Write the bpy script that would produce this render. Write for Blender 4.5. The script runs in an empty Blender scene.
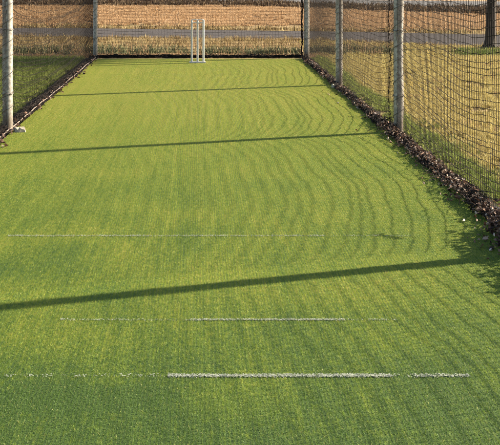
import bpy, math, random
import numpy as np
random.seed(7); rng = np.random.default_rng(7)
R = math.radians
C = bpy.context.scene.collection
sc = bpy.context.scene
V3 = lambda *a: np.array(a, dtype=float)

# ---------------------------------------------------------------- helpers
def tag(o, label=None, cat=None, group=None, kind=None):
    if label: o['label'] = label
    if cat: o['category'] = cat
    if group: o['group'] = group
    if kind: o['kind'] = kind
    return o
def empty(name, loc=(0, 0, 0), rz=0, **k):
    o = bpy.data.objects.new(name, None); C.objects.link(o)
    o.location = loc; o.rotation_euler = (0, 0, rz); o.empty_display_size = .1
    return tag(o, **k)
def mesh_obj(name, verts, faces, m, parent=None, smooth=False, link=True, **k):
    me = bpy.data.meshes.new(name)
    me.from_pydata(np.asarray(verts).tolist(), [], faces if isinstance(faces, list) else np.asarray(faces).tolist())
    if smooth: me.polygons.foreach_set('use_smooth', [True] * len(me.polygons))
    if m: me.materials.append(m)
    me.update()
    o = bpy.data.objects.new(name, me)
    if link: C.objects.link(o)
    if parent: o.parent = parent
    return tag(o, **k)
class MB:                                   # collects shapes for ONE mesh
    def __init__(s): s.v = []; s.f = []; s.n = 0
    def add(s, v, f):
        v = np.asarray(v, float); s.v.append(v)
        s.f += [[i + s.n for i in q] for q in f]; s.n += len(v)
    def box(s, lo, hi):
        x0, y0, z0 = lo; x1, y1, z1 = hi
        s.add([(x0,y0,z0),(x1,y0,z0),(x1,y1,z0),(x0,y1,z0),(x0,y0,z1),(x1,y0,z1),(x1,y1,z1),(x0,y1,z1)],
              [(3,2,1,0),(4,5,6,7),(0,1,5,4),(1,2,6,5),(2,3,7,6),(3,0,4,7)])
    def tube(s, pts, rad, n=8, cap=True):
        pts = np.asarray(pts, float); N = len(pts)
        rad = np.broadcast_to(np.asarray(rad, float), (N,))
        t = np.gradient(pts, axis=0); t /= np.linalg.norm(t, axis=1)[:, None] + 1e-9
        up = np.where(np.abs(t[:, 2:3]) > .9, V3(1, 0, 0)[None], V3(0, 0, 1)[None])
        a = np.cross(up, t); a /= np.linalg.norm(a, axis=1)[:, None] + 1e-9
        b = np.cross(t, a)
        ang = np.arange(n) * 2 * math.pi / n
        v = pts[:, None] + rad[:, None, None] * (a[:, None] * np.cos(ang)[None, :, None] + b[:, None] * np.sin(ang)[None, :, None])
        f = []
        for i in range(N - 1):
            for j in range(n):
                k = (j + 1) % n
                f.append((i*n + j, i*n + k, (i+1)*n + k, (i+1)*n + j))
        if cap:
            f.append(tuple(range(n))[::-1]); f.append(tuple((N-1)*n + j for j in range(n)))
        s.add(v.reshape(-1, 3), f)
    def build(s, name, m, parent=None, smooth=False, **k):
        return mesh_obj(name, np.concatenate(s.v), s.f, m, parent, smooth, **k)
def smoothnoise(n, amp, step, r=rng):
    k = max(4, int(n / step) + 4)
    return np.interp(np.linspace(0, k - 1, n), np.arange(k), r.uniform(-1, 1, k)) * amp

# ---------------------------------------------------------------- materials
class NT:
    def __init__(s, name):
        s.m = bpy.data.materials.new(name); s.m.use_nodes = True; s.t = s.m.node_tree
        s.b = s.t.nodes['Principled BSDF']; s.out = s.t.nodes['Material Output']
        s.b.inputs['Roughness'].default_value = .8
        s.b.inputs['Specular IOR Level'].default_value = .25
    def n(s, typ, **k):
        o = s.t.nodes.new(typ)
        for a, v in k.items():
            if a.startswith('i_'):
                key = a[2:]; key = int(key) if key.isdigit() else key.replace('_', ' ')
                o.inputs[key].default_value = v
            else: setattr(o, a, v)
        return o
    def l(s, a, b): s.t.links.new(a, b)
    def pos(s): return s.n('ShaderNodeNewGeometry').outputs['Position']
    def island(s): return s.n('ShaderNodeNewGeometry').outputs['Random Per Island']
    def noise(s, scale, detail=3, vec=None, stretch=None, rough=.55):
        if vec is None: vec = s.pos()
        if stretch:
            mp = s.n('ShaderNodeMapping'); mp.inputs['Scale'].default_value = stretch; s.l(vec, mp.inputs['Vector']); vec = mp.outputs[0]
        o = s.n('ShaderNodeTexNoise', i_Scale=scale, i_Detail=detail, i_Roughness=rough); s.l(vec, o.inputs['Vector']); return o.outputs['Fac']
    def ramp(s, fac, stops):
        o = s.n('ShaderNodeValToRGB'); e = o.color_ramp.elements
        while len(e) < len(stops): e.new(.5)
        for el, (p, c) in zip(e, stops): el.position = p; el.color = (*c, 1) if len(c) == 3 else c
        s.l(fac, o.inputs['Fac']); return o.outputs['Color']
    def range(s, v, a, b, c=0., d=1., smooth=True):
        o = s.n('ShaderNodeMapRange'); o.interpolation_type = 'SMOOTHSTEP' if smooth else 'LINEAR'
        for i, x in zip((1, 2, 3, 4), (a, b, c, d)): o.inputs[i].default_value = x
        s.l(v, o.inputs[0]); return o.outputs[0]
    def math(s, op, a, b=None, clamp=False):
        o = s.n('ShaderNodeMath', operation=op, use_clamp=clamp)
        for i, x in enumerate((a, b)):
            if x is None: continue
            if isinstance(x, (int, float)): o.inputs[i].default_value = x
            else: s.l(x, o.inputs[i])
        return o.outputs[0]
    def mix(s, fac, a, b, blend='MIX'):
        o = s.n('ShaderNodeMix', data_type='RGBA', blend_type=blend)
        for sock, x in ((o.inputs[0], fac), (o.inputs[6], a), (o.inputs[7], b)):
            if isinstance(x, (int, float)): sock.default_value = x
            elif isinstance(x, tuple): sock.default_value = (*x, 1)
            else: s.l(x, sock)
        return o.outputs[2]
    def xyz(s):
        o = s.n('ShaderNodeSeparateXYZ'); s.l(s.pos(), o.inputs[0]); return o.outputs
    def color(s, c):
        if isinstance(c, tuple): s.b.inputs['Base Color'].default_value = (*c, 1)
        else: s.l(c, s.b.inputs['Base Color'])
        s.c = c
    def bump(s, h, strength=.5, dist=.01):
        o = s.n('ShaderNodeBump', i_Strength=strength, i_Distance=dist); s.l(h, o.inputs['Height']); s.l(o.outputs[0], s.b.inputs['Normal'])
    def translucent(s, f=.3, tint=None):
        tr = s.n('ShaderNodeBsdfTranslucent'); mx = s.n('ShaderNodeMixShader'); mx.inputs[0].default_value = f
        if isinstance(s.c, tuple): tr.inputs[0].default_value = (*s.c, 1)
        else: s.l(s.c, tr.inputs[0])
        s.l(s.b.outputs[0], mx.inputs[1]); s.l(tr.outputs[0], mx.inputs[2]); s.l(mx.outputs[0], s.out.inputs[0])

def turf_color(k, dark=1.0):
    x, y, z = k.xyz()
    big = k.noise(.9, 3, stretch=(.8, 1, 1)); mid = k.noise(3.5, 4, stretch=(1, .45, 1)); fine = k.noise(26, 3, stretch=(1.6, .8, 1))
    # pile darker and greener at the bowling end, lighter and yellower further on
    near_tone = k.range(k.math('ADD', y, k.math('MULTIPLY', k.math('SUBTRACT', big, .5), 2.0)), 2.9, 4.7, .02, .50)
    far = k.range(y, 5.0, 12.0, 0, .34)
    w = k.math('ADD', k.math('ADD', near_tone, far), k.math('MULTIPLY', k.math('SUBTRACT', k.noise(1.3, 2, stretch=(.6, 1, 1)), .5), k.range(y, 5.5, 9.5, .42, .10)))
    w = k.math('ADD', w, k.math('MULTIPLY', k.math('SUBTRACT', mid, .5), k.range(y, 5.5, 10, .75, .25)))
    streak = k.noise(1.0, 3, stretch=(42, .8, 1), rough=.7); streak2 = k.noise(1.0, 2, stretch=(11, .25, 1))
    w = k.math('ADD', w, k.math('MULTIPLY', k.math('SUBTRACT', streak, .5), .72))
    w = k.math('ADD', w, k.math('MULTIPLY', k.math('SUBTRACT', streak2, .5), .30))
    w = k.math('ADD', w, k.math('MULTIPLY', k.math('SUBTRACT', fine, .5), 1.2))
    w = k.math('ADD', w, k.math('MULTIPLY', k.math('SUBTRACT', k.noise(85, 2, stretch=(1, .5, 1)), .5), 1.0), True)
    for bx, by, rx, ry, amp in ((.14, 3.40, .24, .20, .20), (-.55, 3.95, .35, .22, .12), (.25, 4.6, .6, .3, .12), (-.42, 3.42, .34, .14, -.25), (-.85, 4.95, .35, .45, -.22)):   # scuffed places, and two darker green patches
        dx = k.math('DIVIDE', k.math('SUBTRACT', x, bx), rx); dy = k.math('DIVIDE', k.math('SUBTRACT', y, by), ry)
        d2 = k.math('ADD', k.math('MULTIPLY', dx, dx), k.math('MULTIPLY', dy, dy))
        w = k.math('ADD', w, k.range(k.math('ADD', d2, k.math('MULTIPLY', k.math('SUBTRACT', mid, .5), 1.6)), 0, 1.3, amp, 0), True)
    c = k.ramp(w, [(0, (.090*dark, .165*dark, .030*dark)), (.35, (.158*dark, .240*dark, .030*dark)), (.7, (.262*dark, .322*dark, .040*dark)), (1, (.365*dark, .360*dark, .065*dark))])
    return c
def m_turf_pile():
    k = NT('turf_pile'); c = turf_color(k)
    isl = k.island()
    c = k.mix(k.range(isl, .88, 1.0, 0, .7), c, (.46, .41, .15)); c = k.mix(k.range(isl, .16, .02, 0, .7), c, (.07, .085, .025))
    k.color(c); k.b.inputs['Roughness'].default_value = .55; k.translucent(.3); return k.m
def m_turf_base():
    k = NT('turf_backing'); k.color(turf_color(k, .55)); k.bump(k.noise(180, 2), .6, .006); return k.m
def m_lawn(name='field_grass'):
    k = NT(name); x, y, z = k.xyz()
    big = k.noise(.5, 4); mid = k.noise(3, 4)
    g = k.range(x, 2.0, 2.5, 1, 0)                        # grass beside the lane is greener
    g2 = k.range(x, -1.5, -2.2, 0, 1)
    g = k.math('MAXIMUM', k.math('MULTIPLY', g, .9), k.math('MULTIPLY', g2, .95))
    g = k.math('MULTIPLY', g, k.range(y, 18.5, 16.0))
    g = k.math('ADD', g, k.math('MULTIPLY', k.math('SUBTRACT', big, .5), .9))
    g = k.math('ADD', g, k.math('MULTIPLY', k.math('SUBTRACT', mid, .5), k.range(y, 5.5, 10, .75, .25)), True)
    isl = k.island()
    dry = k.ramp(isl, [(0, (.22, .165, .045)), (.3, (.44, .355, .12)), (.75, (.56, .465, .17)), (1, (.64, .57, .29))])
    grn = k.ramp(isl, [(0, (.13, .17, .035)), (.6, (.27, .33, .07)), (1, (.42, .43, .13))])
    k.color(k.mix(k.range(g, .42, .72), dry, grn)); k.translucent(.25); return k.m
def m_ground():
    k = NT('dry_ground'); x, y, z = k.xyz()
    n1 = k.noise(.35, 5); n2 = k.noise(9, 6); n3 = k.noise(60, 3)
    c = k.ramp(n2, [(.25, (.13, .085, .04)), (.5, (.26, .18, .075)), (.75, (.36, .27, .12))])
    c = k.mix(k.range(n1, .5, .7, 0, .6), c, (.13, .13, .035))
    far = k.range(y, 25, 29)
    straw = k.ramp(k.noise(1.6, 6, stretch=(.35, 1.2, 1)), [(.3, (.30, .17, .08)), (.5, (.42, .26, .125)), (.72, (.50, .34, .18))])
    k.color(k.mix(far, c, straw)); k.bump(n3, .8, .03); return k.m
def m_asphalt(name, a, b):
    k = NT(name); n = k.noise(2.2, 6); f = k.noise(120, 2)
    c = k.ramp(n, [(.3, a), (.7, b)]); c = k.mix(k.range(f, .45, .7, 0, .35), c, (.30, .28, .28))
    k.color(c); k.b.inputs['Roughness'].default_value = 1.; k.b.inputs['Specular IOR Level'].default_value = .03; k.bump(f, .5, .01); return k.m
def m_straw(name, stops, tr=.25):
    k = NT(name); isl = k.island(); n = k.noise(1.2, 4)
    f = k.math('ADD', k.math('MULTIPLY', isl, .6), k.math('MULTIPLY', n, .45))
    k.color(k.ramp(f, stops)); k.translucent(tr); return k.m
def m_post():
    k = NT('galvanised_steel'); n = k.noise(38, 4, vec=k.n('ShaderNodeTexCoord').outputs['Object']); s = k.noise(7, 5, vec=k.n('ShaderNodeTexCoord').outputs['Object'], stretch=(1, 1, .3))
    c = k.ramp(n, [(.34, (.19, .18, .165)), (.5, (.30, .285, .26)), (.66, (.42, .40, .36))])
    zz = k.n('ShaderNodeSeparateXYZ'); k.l(k.pos(), zz.inputs[0])
    c = k.mix(k.range(s, .50, .68, 0, .65), c, (.15, .11, .075)); c = k.mix(k.range(zz.outputs[2], .32, .0, 0, .7), c, (.10, .075, .05))
    k.color(c); k.b.inputs['Roughness'].default_value = .55; k.b.inputs['Metallic'].default_value = .15; k.bump(n, .35, .004); return k.m
def m_plain(name, c, rough=.8, var=.35, scale=25):
    k = NT(name); n = k.noise(scale, 4)
    k.color(k.ramp(n, [(.3, tuple(v * (1 - var) for v in c)), (.7, c)])); k.b.inputs['Roughness'].default_value = rough; return k.m
def m_leaf():
    k = NT('dead_leaves'); isl = k.island()
    c = k.ramp(isl, [(0, (.02, .013, .01)), (.28, (.065, .036, .025)), (.52, (.145, .078, .052)), (.74, (.24, .145, .095)), (.9, (.31, .22, .16)), (1, (.52, .45, .38))])
    k.color(c); k.b.inputs['Roughness'].default_value = .6; k.translucent(.12); return k.m
def m_bark():
    k = NT('bark'); n = k.noise(18, 5, stretch=(1, 1, .18))
    k.color(k.ramp(n, [(.3, (.012, .009, .008)), (.6, (.035, .027, .021)), (.8, (.08, .06, .048))])); k.bump(n, 1, .03); return k.m

M = dict(pile=m_turf_pile(), base=m_turf_base(), lawn=m_lawn(), ground=m_ground(),
    road=m_asphalt('asphalt', (.045, .041, .039), (.070, .062, .058)), road2=m_asphalt('pale_asphalt', (.11, .11, .11), (.16, .16, .155)),
    straw=m_straw('straw', [(.1, (.28, .17, .085)), (.5, (.42, .27, .14)), (.9, (.50, .36, .21))]),
    rust=m_straw('rusty_weeds', [(.15, (.07, .05, .028)), (.4, (.20, .13, .06)), (.65, (.33, .25, .11)), (.9, (.50, .41, .21))]),
    shrub=m_straw('dark_weeds', [(.15, (.035, .042, .022)), (.45, (.09, .105, .05)), (.7, (.20, .20, .095)), (.95, (.42, .38, .20))], .15),
    scrub=m_straw('brown_scrub', [(.15, (.03, .02, .014)), (.5, (.08, .05, .03)), (.9, (.17, .12, .06))], .15),
    post=m_post(), net=m_plain('net_twine', (.014, .0095, .0075), .95), rope=m_plain('pale_rope', (.26, .21, .175), .9),
    lace=m_plain('lacing_cord', (.14, .13, .115), .8), white=m_plain('white_plastic', (.70, .66, .60), .5, .3), paint=m_plain('line_paint', (.42, .45, .36), .8, .45, 60),
    conc=m_plain('concrete', (.42, .37, .29), .9, .4, 12), leaf=m_leaf(), bark=m_bark(),
    tussock=m_straw('green_tussock', [(.1, (.04, .065, .015)), (.5, (.10, .15, .03)), (.9, (.25, .26, .07))]), green_leaf=m_straw('tree_leaves', [(.1, (.04, .06, .015)), (.5, (.08, .10, .025)), (.9, (.15, .12, .03))], .3), soil=m_plain('dark_soil', (.045, .032, .022), .95, .6, 30))

# ---------------------------------------------------------------- ground sheets, roads
mesh_obj('ground', [(-900,-600,-.03),(900,-600,-.03),(900,1600,-.03),(-900,1600,-.03)], [(0,1,2,3)], M['ground'], kind='structure')
near1 = [(-60,24.2),(-5,22.3),(-2.8,21.9),(2.25,21.2),(3.9,20.3),(5.65,19.3),(8.5,18.0),(14,16.0),(60,2)]
far1 = [(-60,28),(-5.2,25.2),(-3.2,25.1),(2.5,23.9),(4.5,23.5),(6.85,22.7),(12,21.2),(18,19.3),(60,8)]
near2 = [(-80,50),(-12,46.5),(3,44.5),(5.5,41.0),(9,38.6),(14,37),(90,24)]
def strip(name, a, b, z, m):
    xs = sorted(set([p[0] for p in a] + [p[0] for p in b] + list(np.linspace(max(a[0][0], b[0][0]), min(a[-1][0], b[-1][0]), 60))))
    ya = np.interp(xs, *zip(*a)) + smoothnoise(len(xs), .06, 2); yb = np.interp(xs, *zip(*b)) + smoothnoise(len(xs), .06, 2)
    v = [(x, y, z) for x, y in zip(xs, ya)] + [(x, y, z) for x, y in zip(xs, yb)]; n = len(xs)
    return mesh_obj(name, v, [(i, i+1, n+i+1, n+i) for i in range(n-1)], m, kind='structure')
strip('road', near1, far1, -.024, M['road'])
strip('far_road', near2, [(x, y + 9) for x, y in near2], -.024, M['road2'])
n1 = lambda x: np.interp(x, *zip(*near1)); f1 = lambda x: np.interp(x, *zip(*far1)); n2 = lambda x: np.interp(x, *zip(*near2))
HW = 1.80; Y0, Y1 = -3.0, 16.35
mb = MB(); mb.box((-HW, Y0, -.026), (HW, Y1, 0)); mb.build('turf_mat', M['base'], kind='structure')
for s, nm in ((-1, 'soil_edge'), (1, 'soil_edge')):
    ys = np.linspace(Y0, 16.6, 120); w = (.17 if s > 0 else .24) + smoothnoise(120, .05, 2)
    a = [(s*HW*1.002, y, -.018) for y in ys]; b = [(s*(HW + q), y, -.018) for y, q in zip(ys, w)]
    mesh_obj(nm, a + b, [(i, i+1, 121+i, 120+i) if s < 0 else (i+1, i, 120+i, 121+i) for i in range(119)], M['soil'], kind='structure')

# ---------------------------------------------------------------- grass built of blades
def blades(px, py, h, w, lean, az, z0=0., bend=1.0, lz=.75):
    """five-vertex blades: quad + tip triangle"""
    n = len(px); th = rng.uniform(0, 2*math.pi, n)
    sx, sy = np.cos(th) * w / 2, np.sin(th) * w / 2
    dx, dy = np.cos(az) * lean * h, np.sin(az) * lean * h
    z = np.zeros(n) + z0
    v = np.empty((n, 5, 3))
    v[:, 0] = np.stack([px - sx, py - sy, z], 1); v[:, 1] = np.stack([px + sx, py + sy, z], 1)
    mx, my, mz = px + dx * .35, py + dy * .35, z + h * .6
    v[:, 2] = np.stack([mx + sx * .8, my + sy * .8, mz], 1); v[:, 3] = np.stack([mx - sx * .8, my - sy * .8, mz], 1)
    v[:, 4] = np.stack([px + dx * bend, py + dy * bend, z + h * (1 - .25 * np.minimum(lean, 1.6))], 1)
    b = (np.arange(n) * 5)[:, None]
    f = np.empty((n * 2), dtype=object)
    q = (b + np.array([0, 1, 2, 3])).tolist(); t = (b + np.array([3, 2, 4])).tolist()
    return v.reshape(-1, 3), q + t
def scatter(name, tiles, pts, kind='stuff', flip=True, **k):
    """ground-cover: tiles of blades instanced on points with geometry nodes"""
    coll = bpy.data.collections.new(name + '_tiles')
    for t in tiles: coll.objects.link(t)
    me = bpy.data.meshes.new(name); me.from_pydata([tuple(p) for p in pts], [], []); o = bpy.data.objects.new(name, me); C.objects.link(o)
    ng = bpy.data.node_groups.new(name, 'GeometryNodeTree')
    ng.interface.new_socket('Geometry', in_out='INPUT', socket_type='NodeSocketGeometry'); ng.interface.new_socket('Geometry', in_out='OUTPUT', socket_type='NodeSocketGeometry')
    N = ng.nodes; L = ng.links
    gi = N.new('NodeGroupInput'); go = N.new('NodeGroupOutput'); ip = N.new('GeometryNodeInstanceOnPoints'); ci = N.new('GeometryNodeCollectionInfo')
    ci.inputs['Collection'].default_value = coll; ci.inputs['Separate Children'].default_value = True; ci.inputs['Reset Children'].default_value = True
    ip.inputs['Pick Instance'].default_value = True
    ri = N.new('FunctionNodeRandomValue'); ri.data_type = 'INT'; ri.inputs['Seed'].default_value = 3
    ri.inputs[4].default_value = 0; ri.inputs[5].default_value = len(tiles) - 1
    ra = N.new('FunctionNodeRandomValue'); ra.data_type = 'INT'; ra.inputs[4].default_value = 0; ra.inputs[5].default_value = 1 if flip else 3; ra.inputs['Seed'].default_value = 9
    mu = N.new('ShaderNodeMath'); mu.operation = 'MULTIPLY'; mu.inputs[1].default_value = math.pi if flip else math.pi / 2
    cx = N.new('ShaderNodeCombineXYZ')
    L.new(ra.outputs[2], mu.inputs[0]); L.new(mu.outputs[0], cx.inputs[2]); L.new(cx.outputs[0], ip.inputs['Rotation'])
    L.new(ri.outputs[2], ip.inputs['Instance Index']); L.new(gi.outputs[0], ip.inputs['Points']); L.new(ci.outputs[0], ip.inputs['Instance']); L.new(ip.outputs[0], go.inputs[0])
    md = o.modifiers.new('scatter', 'NODES'); md.node_group = ng
    return tag(o, kind=kind, **k)

T = .3
def turf_tile():
    gx, gy = .015, .0075
    xs = (np.arange(round(T / gx)) + .5) * gx - T/2; ys = (np.arange(round(T / gy)) + .5) * gy - T/2
    X, Y = [a.ravel() for a in np.meshgrid(xs, ys)]
    X = np.repeat(X, 5); Y = np.repeat(Y, 5); n = len(X)
    X = X + rng.normal(0, .0024, n); Y = Y + rng.normal(0, .003, n)
    h = rng.uniform(.004, .0085, n); w = rng.uniform(.0010, .0017, n); lean = np.abs(rng.normal(.75, .4, n))
    v, f = blades(X, Y, h, w, lean, rng.uniform(0, 2*math.pi, n))
    return mesh_obj('turf_tile', v, f, M['pile'], link=False)
tt = [turf_tile() for _ in range(6)]
pts = [(-HW + T*(i + .5), Y0 + T*(j + .5), 0) for i in range(12) for j in range(int((Y1 - Y0)/T) + 1) if Y0 + T*(j+1) < Y1 + .05]
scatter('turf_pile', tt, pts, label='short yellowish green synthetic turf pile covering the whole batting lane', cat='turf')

def lawn_tile(size, n, h0, h1, w0, w1, m, lean=.6, clump=0):
    if clump:
        cx = rng.uniform(-size/2, size/2, clump); cy = rng.uniform(-size/2, size/2, clump); c = rng.integers(0, clump, n)
        X = cx[c] + rng.normal(0, size*.02, n); Y = cy[c] + rng.normal(0, size*.02, n)
    else: X = rng.uniform(-size/2, size/2, n); Y = rng.uniform(-size/2, size/2, n)
    v, f = blades(X, Y, rng.uniform(h0, h1, n), rng.uniform(w0, w1, n), np.abs(rng.normal(lean, .4, n)), rng.uniform(0, 2*math.pi, n), -.03)
    return mesh_obj('grass_tile', v, f, m, link=False)
lt = [lawn_tile(.7, 2600, .02, .07, .003, .006, M['lawn'], .8, c) for c in (0, 60, 110, 80)]
pts = []
S = .6
for i in range(-9, 27):
    for j in range(0, 36):
        x = i * S + rng.uniform(-.05, .05); y = 1.5 + j * S + rng.uniform(-.05, .05)
        if abs(x) < HW + .38: continue
        if y > n1(x) - .45 or (x < 2.2 and y > 17.0) : continue
        if x < -5 or x > 1.5 + .62 * y: continue
        pts.append((x, y, 0))
for y in np.arange(1.8, 16.6, S):                 # rows tight against the edging
    pts += [(HW + .50, y, 0), (-HW - .56, y, 0)]
scatter('field_grass', lt, pts, flip=False, label='short dry yellow field grass either side of the lane, greener beside the nets', cat='grass')

def clumps(name, n, xr, yfun, hr, per, spread, w, m, lean=.5, z0=-.03, **k):
    cx = rng.uniform(*xr, n); cy = np.array([yfun(x) for x in cx]); hh = rng.uniform(*hr, n)
    X = np.repeat(cx, per) + rng.normal(0, spread, n*per); Y = np.repeat(cy, per) + rng.normal(0, spread, n*per)
    h = np.repeat(hh, per) * rng.uniform(.5, 1.1, n*per)
    v, f = blades(X, Y, h, rng.uniform(*w, n*per), np.abs(rng.normal(lean, .3, n*per)), rng.uniform(0, 2*math.pi, n*per), z0)
    return mesh_obj(name, v, f, m, kind='stuff', **k)
U = rng.uniform
clumps('rusty_weeds', 1500, (-9, 3.9), lambda x: U(17.9, n1(x) - .15), (.05, .15), 16, .06, (.006, .014), M['rust'], .6,
       label='rusty brown dead weeds between the back net and the road', cat='weeds')
clumps('dark_weeds', 620, (-8.5, 3.7), lambda x: U(17.2, 18.3), (.07, .20), 22, .06, (.007, .016), M['shrub'], .6,
       label='dark grey green low weeds in a row just behind the back net', cat='weeds')
clumps('pale_stems', 700, (-8, 3.6), lambda x: U(17.1, 18.6), (.10, .26), 4, .04, (.005, .010), M['straw'], .25,
       label='thin pale dry stems standing up out of the dark weeds', cat='weeds')
clumps('verge_grass', 700, (-8, 2.4), lambda x: U(16.75, 17.3), (.03, .08), 18, .07, (.005, .012), M['straw'], .8,
       label='short pale straw grass right behind the back net', cat='grass')
clumps('roadside_grass', 500, (3.6, 12), lambda x: min(U(-2.4, -.05) + n1(x), 20.5), (.04, .11), 16, .09, (.006, .014), M['rust'], .7,
       label='low tan and rust grass along the near edge of the road', cat='grass')
clumps('green_tuft', 70, (4.75, 5.75), lambda x: U(17.0, 17.9), (.06, .15), 30, .08, (.006, .014), M['tussock'], .6,
       label='dark green tuft of grass near the foot of the tree', cat='grass')
clumps('edge_tussock', 70, (1.98, 2.35), lambda x: U(5.5, 9.6), (.05, .13), 34, .035, (.003, .006), M['tussock'], .7,
       label='dark green tussocks of longer grass along the outside of the right net', cat='grass')
clumps('dry_tussock', 240, (2.4, 7.5), lambda x: U(max(5.5, x*1.6), 16.5), (.04, .11), 22, .04, (.003, .006), M['straw'], .8,
       label='pale dry tussocks scattered over the field right of the lane', cat='grass')
st = [lawn_tile(2.2, 3000, .04, .12, .008, .02, M['straw'], .9, c) for c in (0, 120, 70)]
pts = []
for i in range(-9, 14):
    for j in range(0, 12):
        x = i*2 + U(-.2, .2); y = 23 + j*2 + U(-.2, .2)
        if y < f1(x) + 1.0 or y > n2(x) - 5.2: continue
        pts.append((x, y, 0))
scatter('straw_field', st, pts, flip=False, label='dry orange straw field beyond the road', cat='field grass')
clumps('roadside_fringe', 700, (-14, 18), lambda x: f1(x) + U(.05, .7), (.05, .18), 12, .1, (.01, .022), M['rust'], .6,
       label='rust coloured grass fringe on the far edge of the road', cat='grass')
clumps('brown_scrub', 2600, (-20, 26), lambda x: n2(x) - U(.3, 5.6), (.10, .34), 14, .14, (.02, .05), M['scrub'], .6,
       label='dark brown scrub in a low band at the far end of the straw field', cat='scrub')

# ---------------------------------------------------------------- painted creases: white-painted pile, worn thin
def crease(yc, width, segs, name='crease_line'):
    PX, PY = [], []
    for x0, x1, dens in segs:
        n = int((x1 - x0) * width * dens)
        PX.append(U(x0, x1, n)); PY.append(yc + rng.normal(0, width * .27, n))
    X = np.concatenate(PX); Y = np.concatenate(PY); n = len(X)
    keep = (np.sin(X*23) + np.sin(X*57 + 1) + np.sin(X*131 + 2) + rng.normal(0, 1.2, n)) > -2.2
    X, Y = X[keep], Y[keep]; n = len(X)
    v, f = blades(X, Y, U(.004, .0068, n), U(.0014, .0024, n), np.abs(rng.normal(1.1, .4, n)), U(0, 2*math.pi, n))
    q, g = [], []; b = len(v)
    for x0, x1, dens in segs:
        pr = min(.5, .58 * (dens / 190000) ** .8); nx = int((x1 - x0) / .005); ny = 9; wv = smoothnoise(nx, .18, 8)
        for i in range(nx):
            for j in range(ny):
                e = abs(j - ny/2 + .5) / (ny/2)
                if U() > (pr + wv[i]) * (1 - .55*e*e): continue
                xa = x0 + i*.005 + U(-.001, .001); ya = yc + (j/ny - .5)*width*1.1 + U(-.0006, .0006); d = width/ny*1.1; z = .0036 + U(0, .0014)
                q += [(xa, ya, z), (xa + .0054, ya, z), (xa + .0054, ya + d, z), (xa, ya + d, z)]; g.append([b, b+1, b+2, b+3]); b += 4
    v = np.concatenate([v, np.array(q)]); f = f + g
    mesh_obj(name, v, f, M['paint'], kind='structure')
px = lambda x, Y: (x - 200) * Y / 941.
Ya, Yb, Yc = 3.597, 4.171, 5.483
crease(Ya, .026, [(px(-5, Ya), px(110, Ya), 5000), (px(110, Ya), px(170, Ya), 9000), (px(168, Ya), px(392, Ya), 190000), (px(392, Ya), px(415, Ya), 12000), (px(414, Ya), px(470, Ya), 110000)])
crease(Yb, .022, [(px(60, Yb), px(110, Yb), 14000), (px(110, Yb), px(190, Yb), 20000), (px(190, Yb), px(345, Yb), 85000), (px(345, Yb), px(398, Yb), 22000)])
crease(Yc, .026, [(px(8, Yc), px(150, Yc), 44000), (px(150, Yc), px(325, Yc), 34000), (px(325, Yc), px(415, Yc), 12000)])

# ---------------------------------------------------------------- posts
NX = 1.865
def post(loc, label, height=3.05, r=.046, footing=None, bunch=False):
    t = empty('net_post', (loc[0], loc[1], 0), label=label, cat='post', group='posts holding up the nets')
    m = MB(); zs = np.concatenate([[-.25, 0], np.linspace(.2, height, 9)])
    m.tube([(0, 0, z) for z in zs], r, 18); m.build('pole', M['post'], t, True)
    m = MB(); m.tube([(0, 0, height), (0, 0, height + .012), (0, 0, height + .03)], [r + .006, r + .006, r * .55], 18); m.build('cap', M['post'], t)
    m = MB(); n = 520; a = np.linspace(0, 2*math.pi*17, n); rr = r + .004
    m.tube(np.stack([np.cos(a)*rr, np.sin(a)*rr, np.linspace(.05, height - .1, n) + .02*np.sin(a*.37)], 1), .0022, 5)
    for z in np.arange(.35, height, .62):                  # tie knots
        m.tube([(math.cos(q)*(r+.006), math.sin(q)*(r+.006), z + .004*math.sin(q*3)) for q in np.linspace(0, 2*math.pi, 20)], .0032, 5)
        m.tube([(-r*.6, -r, z), (-r*.8, -r - .02, z - .04), (-r*.5, -r - .015, z - .10)], .004, 5)
    m.build('lacing', M['lace'], t)
    if footing:
        m = MB(); n = 11; fx, fy, fs = footing
        a = np.arange(n) * 2*math.pi/n; q = fs * (1 + rng.uniform(-.28, .28, n))
        lo = np.stack([fx + np.cos(a)*q*1.1, fy + np.sin(a)*q*1.1, np.full(n, -.04)], 1); hi = np.stack([fx + np.cos(a)*q*.8, fy + np.sin(a)*q*.8, .035 + rng.uniform(-.012, .012, n)], 1)
        m.add(np.concatenate([lo, hi, [[fx, fy, .045]]]), [(i, (i+1) % n, n + (i+1) % n, n + i) for i in range(n)] + [(n + i, n + (i+1) % n, 2*n) for i in range(n)])
        m.build('footing', M['conc'], t)
    return t
post((NX, 16.45), 'grey steel post at the far right corner of the back net')
post((NX, 12.62), 'grey steel post on the right side, halfway between corner post and thickest right post', footing=(-.10, -.25, .055))
post((NX + .03, 8.98), 'grey steel post on the right side, largest of the right posts in view')
post((NX, 5.15), 'grey steel post on the right side just outside the frame, casting the longest near shadow')
post((NX, 1.8), 'grey steel post at the near right end of the net')
post((-1.83, 16.45), 'slim grey steel post at the far left corner of the back net', r=.038)
post((-NX, 9.12), 'thick grey steel post at the left edge with sunlit right side', r=.05, footing=(.14, -.12, .075))
post((-NX, 1.8), 'grey steel post at the near left end of the net')

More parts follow.
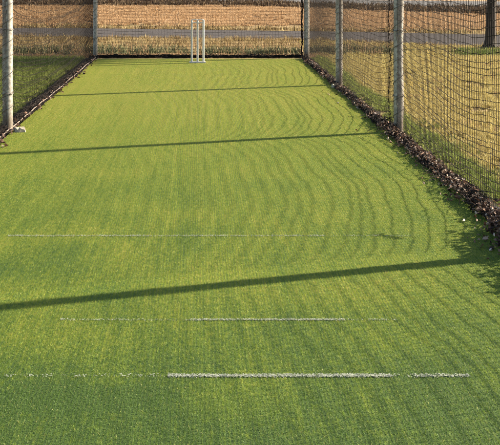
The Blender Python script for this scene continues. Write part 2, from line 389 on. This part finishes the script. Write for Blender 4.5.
# ---------------------------------------------------------------- nets
def lattice(P, o1, o2, thin=.72):
    """grid of points (I,J,3) -> thin triangular tubes along both directions"""
    I, J, _ = P.shape; vs, fs, base = [], [], 0
    for A, off in ((P, o1), (P.transpose(1, 0, 2), o2)):
        a, b, _ = A.shape
        v = A[:, :, None, :] + off[None, None] * (1 if off is o1 else thin)                # (a,b,3,3)
        idx = (np.arange(a*b*3).reshape(a, b, 3)) + base
        q = np.stack([idx[:-1], np.roll(idx[:-1], -1, 2), np.roll(idx[1:], -1, 2), idx[1:]], -1).reshape(-1, 4)
        vs.append(v.reshape(-1, 3)); fs.append(q); base += a*b*3
    v = np.concatenate(vs); f = np.concatenate(fs); I, J, _ = P.shape; n1_ = I*J*3
    ij = np.arange(I*J).reshape(I, J)                        # knots: the two strands share a vertex where they cross
    remap = np.arange(len(v)); remap[n1_ + np.arange(I*J)*3] = (ij.T.ravel())*3
    f = remap[f]; used_ = np.zeros(len(v), bool); used_[f.ravel()] = True
    new = np.cumsum(used_) - 1
    return v[used_], new[f]
ang = np.array([0, 1, 2]) * 2*math.pi/3 + .5
RAD = .0024
def side_net(sgn, RAD, posts, sag, name, label):
    H = 3.0; st = .05
    ys = np.arange(posts[0], posts[-1] + .001, .044); zs = np.arange(0, H + .001, st)
    I, J = len(ys), len(zs)
    t = np.zeros(I)
    for a, b in zip(posts[:-1], posts[1:]):
        m = (ys >= a) & (ys <= b); u = (ys[m] - a) / (b - a); u = u + .10*np.sin(u*6.283 + a*2.1)/2; t[m] = (4*u*(1-u)) ** .8
    Y = np.repeat(ys[:, None], J, 1); Z = np.repeat(zs[None], I, 0).copy()
    amp = sag * (1 + smoothnoise(J, .22, 2.2))[None] * (1 - .55 * (zs / H) ** 2)[None]
    Z = Z + .06 - amp * t[:, None]
    bulge = (.03 if sgn > 0 else .008) * np.sin(Y*.8 + sgn) * np.sin(Z*1.1 + .4) + .004 * np.sin(Y*2.3 + Z*1.9)
    X = sgn * (NX + bulge * t[:, None])
    Y = Y + .012*np.sin(Z*5 + Y*3) + rng.normal(0, .0025, Y.shape)
    Z = Z + rng.normal(0, .0025, Z.shape) + .008*np.sin(Y*4.1 + Z*3.1) + .003*np.sin(Y*8.3 - Z*9)
    low = Z < .03                                             # slack rows lie in folds on the ground
    X = np.where(low, X - sgn * np.minimum(.03 - Z, .16) * .5 + rng.normal(0, .008, X.shape), X); Z = np.where(low, .012 + np.abs(rng.normal(0, .012, Z.shape)), Z)
    P = np.stack([X, Y, Z], -1)
    along = np.stack([np.cos(ang)*RAD, 0*ang, np.sin(ang)*RAD], 1); vert = np.stack([np.cos(ang)*RAD, np.sin(ang)*RAD, 0*ang], 1)
    v, f = lattice(P, along, vert, .72 if sgn > 0 else .42)
    root = empty(name, (0, 0, 0), label=label, cat='net', group='nets round the batting lane')
    mesh_obj('netting', v, f, M['net'], root)
    m = MB(); m.tube(P[::2, -1] + V3(0, 0, .008), .007, 6); m.build('head_rope', M['lace'], root)
    return root, P
def bundle(root, path, radii, strands, r=.0035, name='gathered_hem'):
    """slack net bunched up along the hem: wandering twine through a rough roll"""
    path = np.asarray(path); N = len(path); m = MB()
    for s in range(strands):
        a0 = U(0, 6.28); a = a0 + np.cumsum(rng.normal(0, .5, N)); q = np.abs(smoothnoise(N, 1, 3)) ** .5
        off = np.stack([np.cos(a)*q*radii*1.25, rng.normal(0, .02, N), np.abs(np.sin(a))*q*radii*1.7], 1)
        m.tube(path + off, r * U(.7, 1.5), 4)
    m.build(name, M['net'], root)
rr, PR = side_net(1, RAD, [1.8, 5.15, 8.98, 12.62, 16.45], .15, 'side_net', 'black square mesh net along the right side above the leaf litter')
lr, PL = side_net(-1, RAD*1.28, [1.8, 9.12, 16.45], .30, 'side_net', 'black square mesh net along the left side above the green grass')
ys = np.arange(1.8, 16.45, .07); N = len(ys)
rad = .032 + .014*np.abs(smoothnoise(N, 1, 5)) + .05*np.exp(-((ys - 5.35)/.28)**2) + .04*np.exp(-((ys - 4.8)/.14)**2) + .03*np.exp(-((ys-6.2)/.3)**2) + .04*np.exp(-((ys-9.3)/.25)**2)+ .035*np.exp(-((ys-16.3)/.3)**2)
bundle(rr, np.stack([NX - .05 + smoothnoise(N, .03, 6), ys, np.full(N, .0)], 1), rad, 30, .0025)
bundle(lr, np.stack([-NX - .02 + smoothnoise(N, .03, 6), ys, np.full(N, .0)], 1), .034 + .012*np.abs(smoothnoise(N, 1, 5)), 40, .0024)
def tangle(root, y, z, length, sl=.0, k=9):                     # twists of slack twine caught up in the mesh
    m = MB(); n = 16
    for s in range(k):
        q = np.linspace(-1, 1, n)
        m.tube(np.stack([NX + rng.normal(0, .008, n), y + q*length/2 + rng.normal(0, .008, n), z + sl*q + rng.normal(0, .012, n)], 1), .003, 4)
    m.build('tangle', M['net'], root)
for yp in (8.98, 5.15):                            # slack selvedge looped to the posts
    m = MB()
    for s in range(3):
        z = np.linspace(.05, 2.9, 80); m.tube(np.stack([NX - .035 - .028*np.abs(np.sin(z*4.6 + s*.4 + yp)) + rng.normal(0, .004, 80), np.full(80, yp + .02) + rng.normal(0, .01, 80), z], 1), .0022, 4)
    m.build('slack_edge', M['net'], rr)
tangle(rr, 5.70, .36, .13, .03, 4)
# back net
xs = np.arange(-1.83, NX + .001, .05); zs = np.arange(0, 3.001, .05); X, Z = np.meshgrid(xs, zs, indexing='ij')
u = (X + 1.83) / 3.695; t = 4*u*(1-u)
P = np.stack([X + rng.normal(0, .003, X.shape) + .006*np.sin(Z*4), 16.45 + .05*t*np.sin(Z*1.2 + .5) + .012*np.sin(X*7), Z + .03 - .035*t + rng.normal(0, .003, X.shape)], -1)
P[..., 2] = np.maximum(P[..., 2], .012)
along = np.stack([0*ang, np.cos(ang)*RAD, np.sin(ang)*RAD], 1); vert = np.stack([np.cos(ang)*RAD, np.sin(ang)*RAD, 0*ang], 1)
v, f = lattice(P, along*.98, vert*.98, 1)
br = empty('back_net', (0, 0, 0), label='black square mesh net across the far end behind the stumps', cat='net', group='nets round the batting lane')
mesh_obj('netting', v, f, M['net'], br)
m = MB(); m.tube(P[::2, -1], .007, 6); m.build('head_rope', M['lace'], br)
xx = np.arange(-1.86, 1.9, .06); bundle(br, np.stack([xx, np.full(len(xx), 16.43) + smoothnoise(len(xx), .02, 5), np.zeros(len(xx))], 1), np.full(len(xx), .03), 1)
m = MB()
for s in range(26):
    a = U(0, 6.28) + np.cumsum(rng.normal(0, .5, len(xx))); q = U(.2, 1, len(xx))
    m.tube(np.stack([xx, 16.43 + np.cos(a)*q*.05, np.abs(np.sin(a))*q*.062 + .004], 1), .0055, 4)
m.build('gathered_fold', M['net'], br)
# slack edge of the back net hanging in scallops at the corner post
m = MB()
for s in range(4):
    z = np.linspace(.05, 2.9, 80); m.tube(np.stack([NX - .07 - .03*np.abs(np.sin(z*6 + s*.5)) + rng.normal(0, .004, 80), np.full(80, 16.40) + rng.normal(0, .01, 80), z], 1), .006, 4)
m.build('slack_edge', M['net'], br)
# pale rope along the left edge of the mat, sagging dark cord on the far side
ys = np.linspace(2, 16.3, 140); m = MB()
m.tube(np.stack([-HW - .012 + smoothnoise(140, .012, 7), ys, .02 + np.abs(smoothnoise(140, .012, 5))], 1), .006, 7)
tag(m.build('edge_rope', M['rope'], None, True), 'thin pale rope lying along the left edge of the turf', 'rope')

# ---------------------------------------------------------------- leaf litter
def leaf_cloud(name, xs, ys, zs, size, label):
    n = len(xs); m_v = np.empty((n, 7, 3)); L = U(*size, n); W = L * U(.45, .8, n)
    e = rng.normal(0, 1, (n, 3)); e[:, 2] *= .55; e /= np.linalg.norm(e, axis=1)[:, None]
    g = rng.normal(0, 1, (n, 3)); s_ = np.cross(e, g); s_ /= np.linalg.norm(s_, axis=1)[:, None]; nn = np.cross(e, s_)
    c = np.stack([xs, ys, zs], 1); curl = U(-.75, .75, n)
    for i, (a, b, q) in enumerate([(-.5, 0, 0), (-.15, .5, 1), (.25, .38, 1), (.55, 0, .3), (.25, -.38, 1), (-.15, -.5, 1), (.02, 0, -.4)]):
        m_v[:, i] = c + e*(a*L)[:, None] + s_*(b*W)[:, None] + nn*(q*curl*W)[:, None]
    m_v[..., 2] = np.maximum(m_v[..., 2], .004)
    b0 = np.arange(n)*7; f = []
    for i in range(6): f += np.stack([b0 + i, b0 + (i+1) % 6, b0 + 6], 1).tolist()
    return mesh_obj(name, m_v.reshape(-1, 3), f, M['leaf'], label=label, cat='leaves', kind='stuff')
n = 10500
y = 2.5 + 13.9 * U(0, 1, n) ** 1.15
cl = np.interp(y, np.arange(2, 17.2, .09), U(0, 1, len(np.arange(2, 17.2, .09))))        # drifts and bare gaps
cl2 = np.interp(y, np.arange(2, 17.2, .31), U(0, 1, len(np.arange(2, 17.2, .31))))
dens = .55*cl + .45*cl2; keep = U(0, 1, n) < .25 + .9*dens; y, dens, cl = y[keep], dens[keep], cl[keep]; n = len(y)
thin_ = np.where(y < 9.2, 1, .6)
xo = rng.normal(0, 1, n) * (.03 + .032*dens) * thin_ - .03*(cl - .5)
bh = (.035 + .06*dens) * thin_ * (1 + .7*np.exp(-((y - 5.6)/1.1)**2))
z = np.abs(rng.uniform(0, 1, n)) * bh * np.exp(-(xo/.1)**2) + .008
leaf_cloud('leaf_litter', HW + .01 + xo, y, z, (.010, .032), 'brown and grey dead leaves heaped along the foot of the right net')
n = 2600                                                   # deeper drift round the foot of the nearest post
y = np.concatenate([rng.normal(5.3, .17, 1700), rng.normal(4.75, .10, 900)]); xo = rng.normal(.06, .09, n)
leaf_cloud('leaf_drift', HW + xo, y, U(0, .2, n) * np.exp(-((xo - .06)/.14)**2) + .008, (.012, .036), 'deeper drift of dead leaves against the nearest right post')
n = 420
y = 4.5 + 12 * U(0, 1, n); leaf_cloud('leaf_litter', -HW - .02 + rng.normal(0, .05, n), y, U(.005, .04, n), (.025, .05), 'few dead leaves caught along the left edge of the turf')
n = 18
y = 5.2 + 8*U(0, 1, n)**1.2; leaf_cloud('stray_leaves', HW - .10 - np.minimum(np.abs(rng.normal(0, .12, n)), .3), y, np.full(n, .014), (.014, .032), 'stray dead leaves and bits lying on the turf beside the right net')
# twigs in the litter
m = MB()
for i in range(90):
    y = U(4.6, 12); x = HW + .01 + rng.normal(0, .08); a = U(0, 3.14); L = U(.06, .2)
    p = [(x + math.cos(a)*L*q + rng.normal(0, .004), y + math.sin(a)*L*q, .05 + rng.uniform(0, .06) + rng.normal(0, .01)) for q in (-.5, -.15, .2, .5)]
    m.tube(p, [.003, .0028, .0022, .001], 5)
tag(m.build('twig_litter', M['bark']), 'thin dark twigs mixed into the leaves under the right net', 'twigs', kind='stuff')

# ---------------------------------------------------------------- wicket
w = empty('wicket', (-.04, 15.58, 0), label='white three stump wicket with bails standing at the far end of the lane', cat='wicket')
def stump(x):
    m = MB(); m.tube([(x, 0, z) for z in (.012, .03, .68, .700, .712)], [.0185, .017, .017, .0165, .0145], 14); return m.build('stump', M['white'], w, True)
for x in (-.096, 0, .096): stump(x)
for x in (-.048, .048):
    m = MB(); m.tube([(x + d, 0, .719) for d in (-.052, -.03, -.026, .026, .03, .052)], [.004, .005, .007, .007, .005, .004], 10); m.build('bail', M['white'], w, True)
m = MB(); m.box((-.135, -.035, 0), (.135, .035, .022)); m.build('base', M['white'], w)
m = MB(); m.tube([(-.096, .0, .665), (.096, 0, .665)], .008, 8); m.build('top_bar', M['white'], w)

# ---------------------------------------------------------------- tree by the road
def tree(x, y):
    t = empty('roadside_tree', (x, y, -.03), label='dark slim tree trunk beside the road, seen through the right net', cat='tree')
    m = MB(); zs = np.array([0, .06, .18, .4, .9, 1.6, 2.4, 3.2, 4.2, 5.2]); r = np.array([.17, .135, .11, .097, .092, .089, .084, .075, .05, .025])
    cx = np.cumsum(rng.normal(0, .012, 10)); m.tube(np.stack([cx, cx*.5, zs], 1), r, 14)
    for a in np.arange(5)*1.26:
        m.tube([(math.cos(a)*.05, math.sin(a)*.05, .14), (math.cos(a)*.15, math.sin(a)*.15, .03), (math.cos(a)*.24, math.sin(a)*.24, -.02)], [.04, .03, .012], 7)
    tips = []
    tr = m.build('trunk', M['bark'], t, True)
    m = MB()
    for i in range(26):
        z0 = U(3.1, 5.1); a = i*2.4; L = U(1.0, 1.9); p0 = V3(0, 0, z0)
        p1 = p0 + V3(math.cos(a)*L*.45, math.sin(a)*L*.45, L*.35); p2 = p0 + V3(math.cos(a)*L, math.sin(a)*L, L*.7)
        m.tube([p0, p1, p2], [.035, .022, .006], 6); tips += [p1, p2, (p1+p2)/2]
    m.build('branch', M['bark'], tr, True)
    pts_ = np.concatenate([rng.normal(0, 1, (95, 3)) * V3(.32, .32, .22) + p for p in tips]); n = len(pts_)
    e = rng.normal(0, 1, (n, 3)); e /= np.linalg.norm(e, axis=1)[:, None]; s_ = np.cross(e, rng.normal(0, 1, (n, 3))); s_ /= np.linalg.norm(s_, axis=1)[:, None]
    v = np.stack([pts_ - e*.05, pts_ + s_*.025, pts_ + e*.05, pts_ - s_*.025], 1).reshape(-1, 3)
    mesh_obj('crown', v, (np.arange(n)*4)[:, None] + np.arange(4), M['green_leaf'], t)
tree(5.72, 18.55)

# ---------------------------------------------------------------- light, sky, camera
EL = 24.; az = math.atan2(.297, 1)                            # sun low on the right, a little ahead
d = V3(math.cos(az)*math.cos(R(EL)), math.sin(az)*math.cos(R(EL)), math.sin(R(EL)))
sun = bpy.data.lights.new('sun', 'SUN'); sun.energy = 5.0; sun.angle = R(.8); sun.color = (1, .86, .66)
so = bpy.data.objects.new('sun', sun); C.objects.link(so)
import mathutils
so.rotation_euler = mathutils.Vector(d).to_track_quat('Z', 'Y').to_euler(); so.location = (20, 8, 12)
wd = bpy.data.worlds.new('World'); sc.world = wd; wd.use_nodes = True
nt = wd.node_tree; sky = nt.nodes.new('ShaderNodeTexSky'); sky.sky_type = 'NISHITA'; sky.sun_disc = False
sky.sun_elevation = R(EL); sky.sun_rotation = math.pi/2 - az; sky.dust_density = 1.5
bg = nt.nodes['Background']; bg.inputs[1].default_value = .07; nt.links.new(sky.outputs[0], bg.inputs[0])
cam = bpy.data.cameras.new('camera'); co = bpy.data.objects.new('camera', cam); C.objects.link(co); sc.camera = co
co.location = (0, 0, 1.556); co.rotation_euler = (R(90), 0, 0)
cam.sensor_width = 36; cam.lens = 67.75; cam.shift_x = .1; cam.shift_y = -.507; cam.clip_start = .05; cam.clip_end = 4000
vs = sc.view_settings; vs.view_transform = 'Standard'; vs.look = 'None'; vs.gamma = 1; vs.use_curve_mapping = False; vs.exposure = 1.85
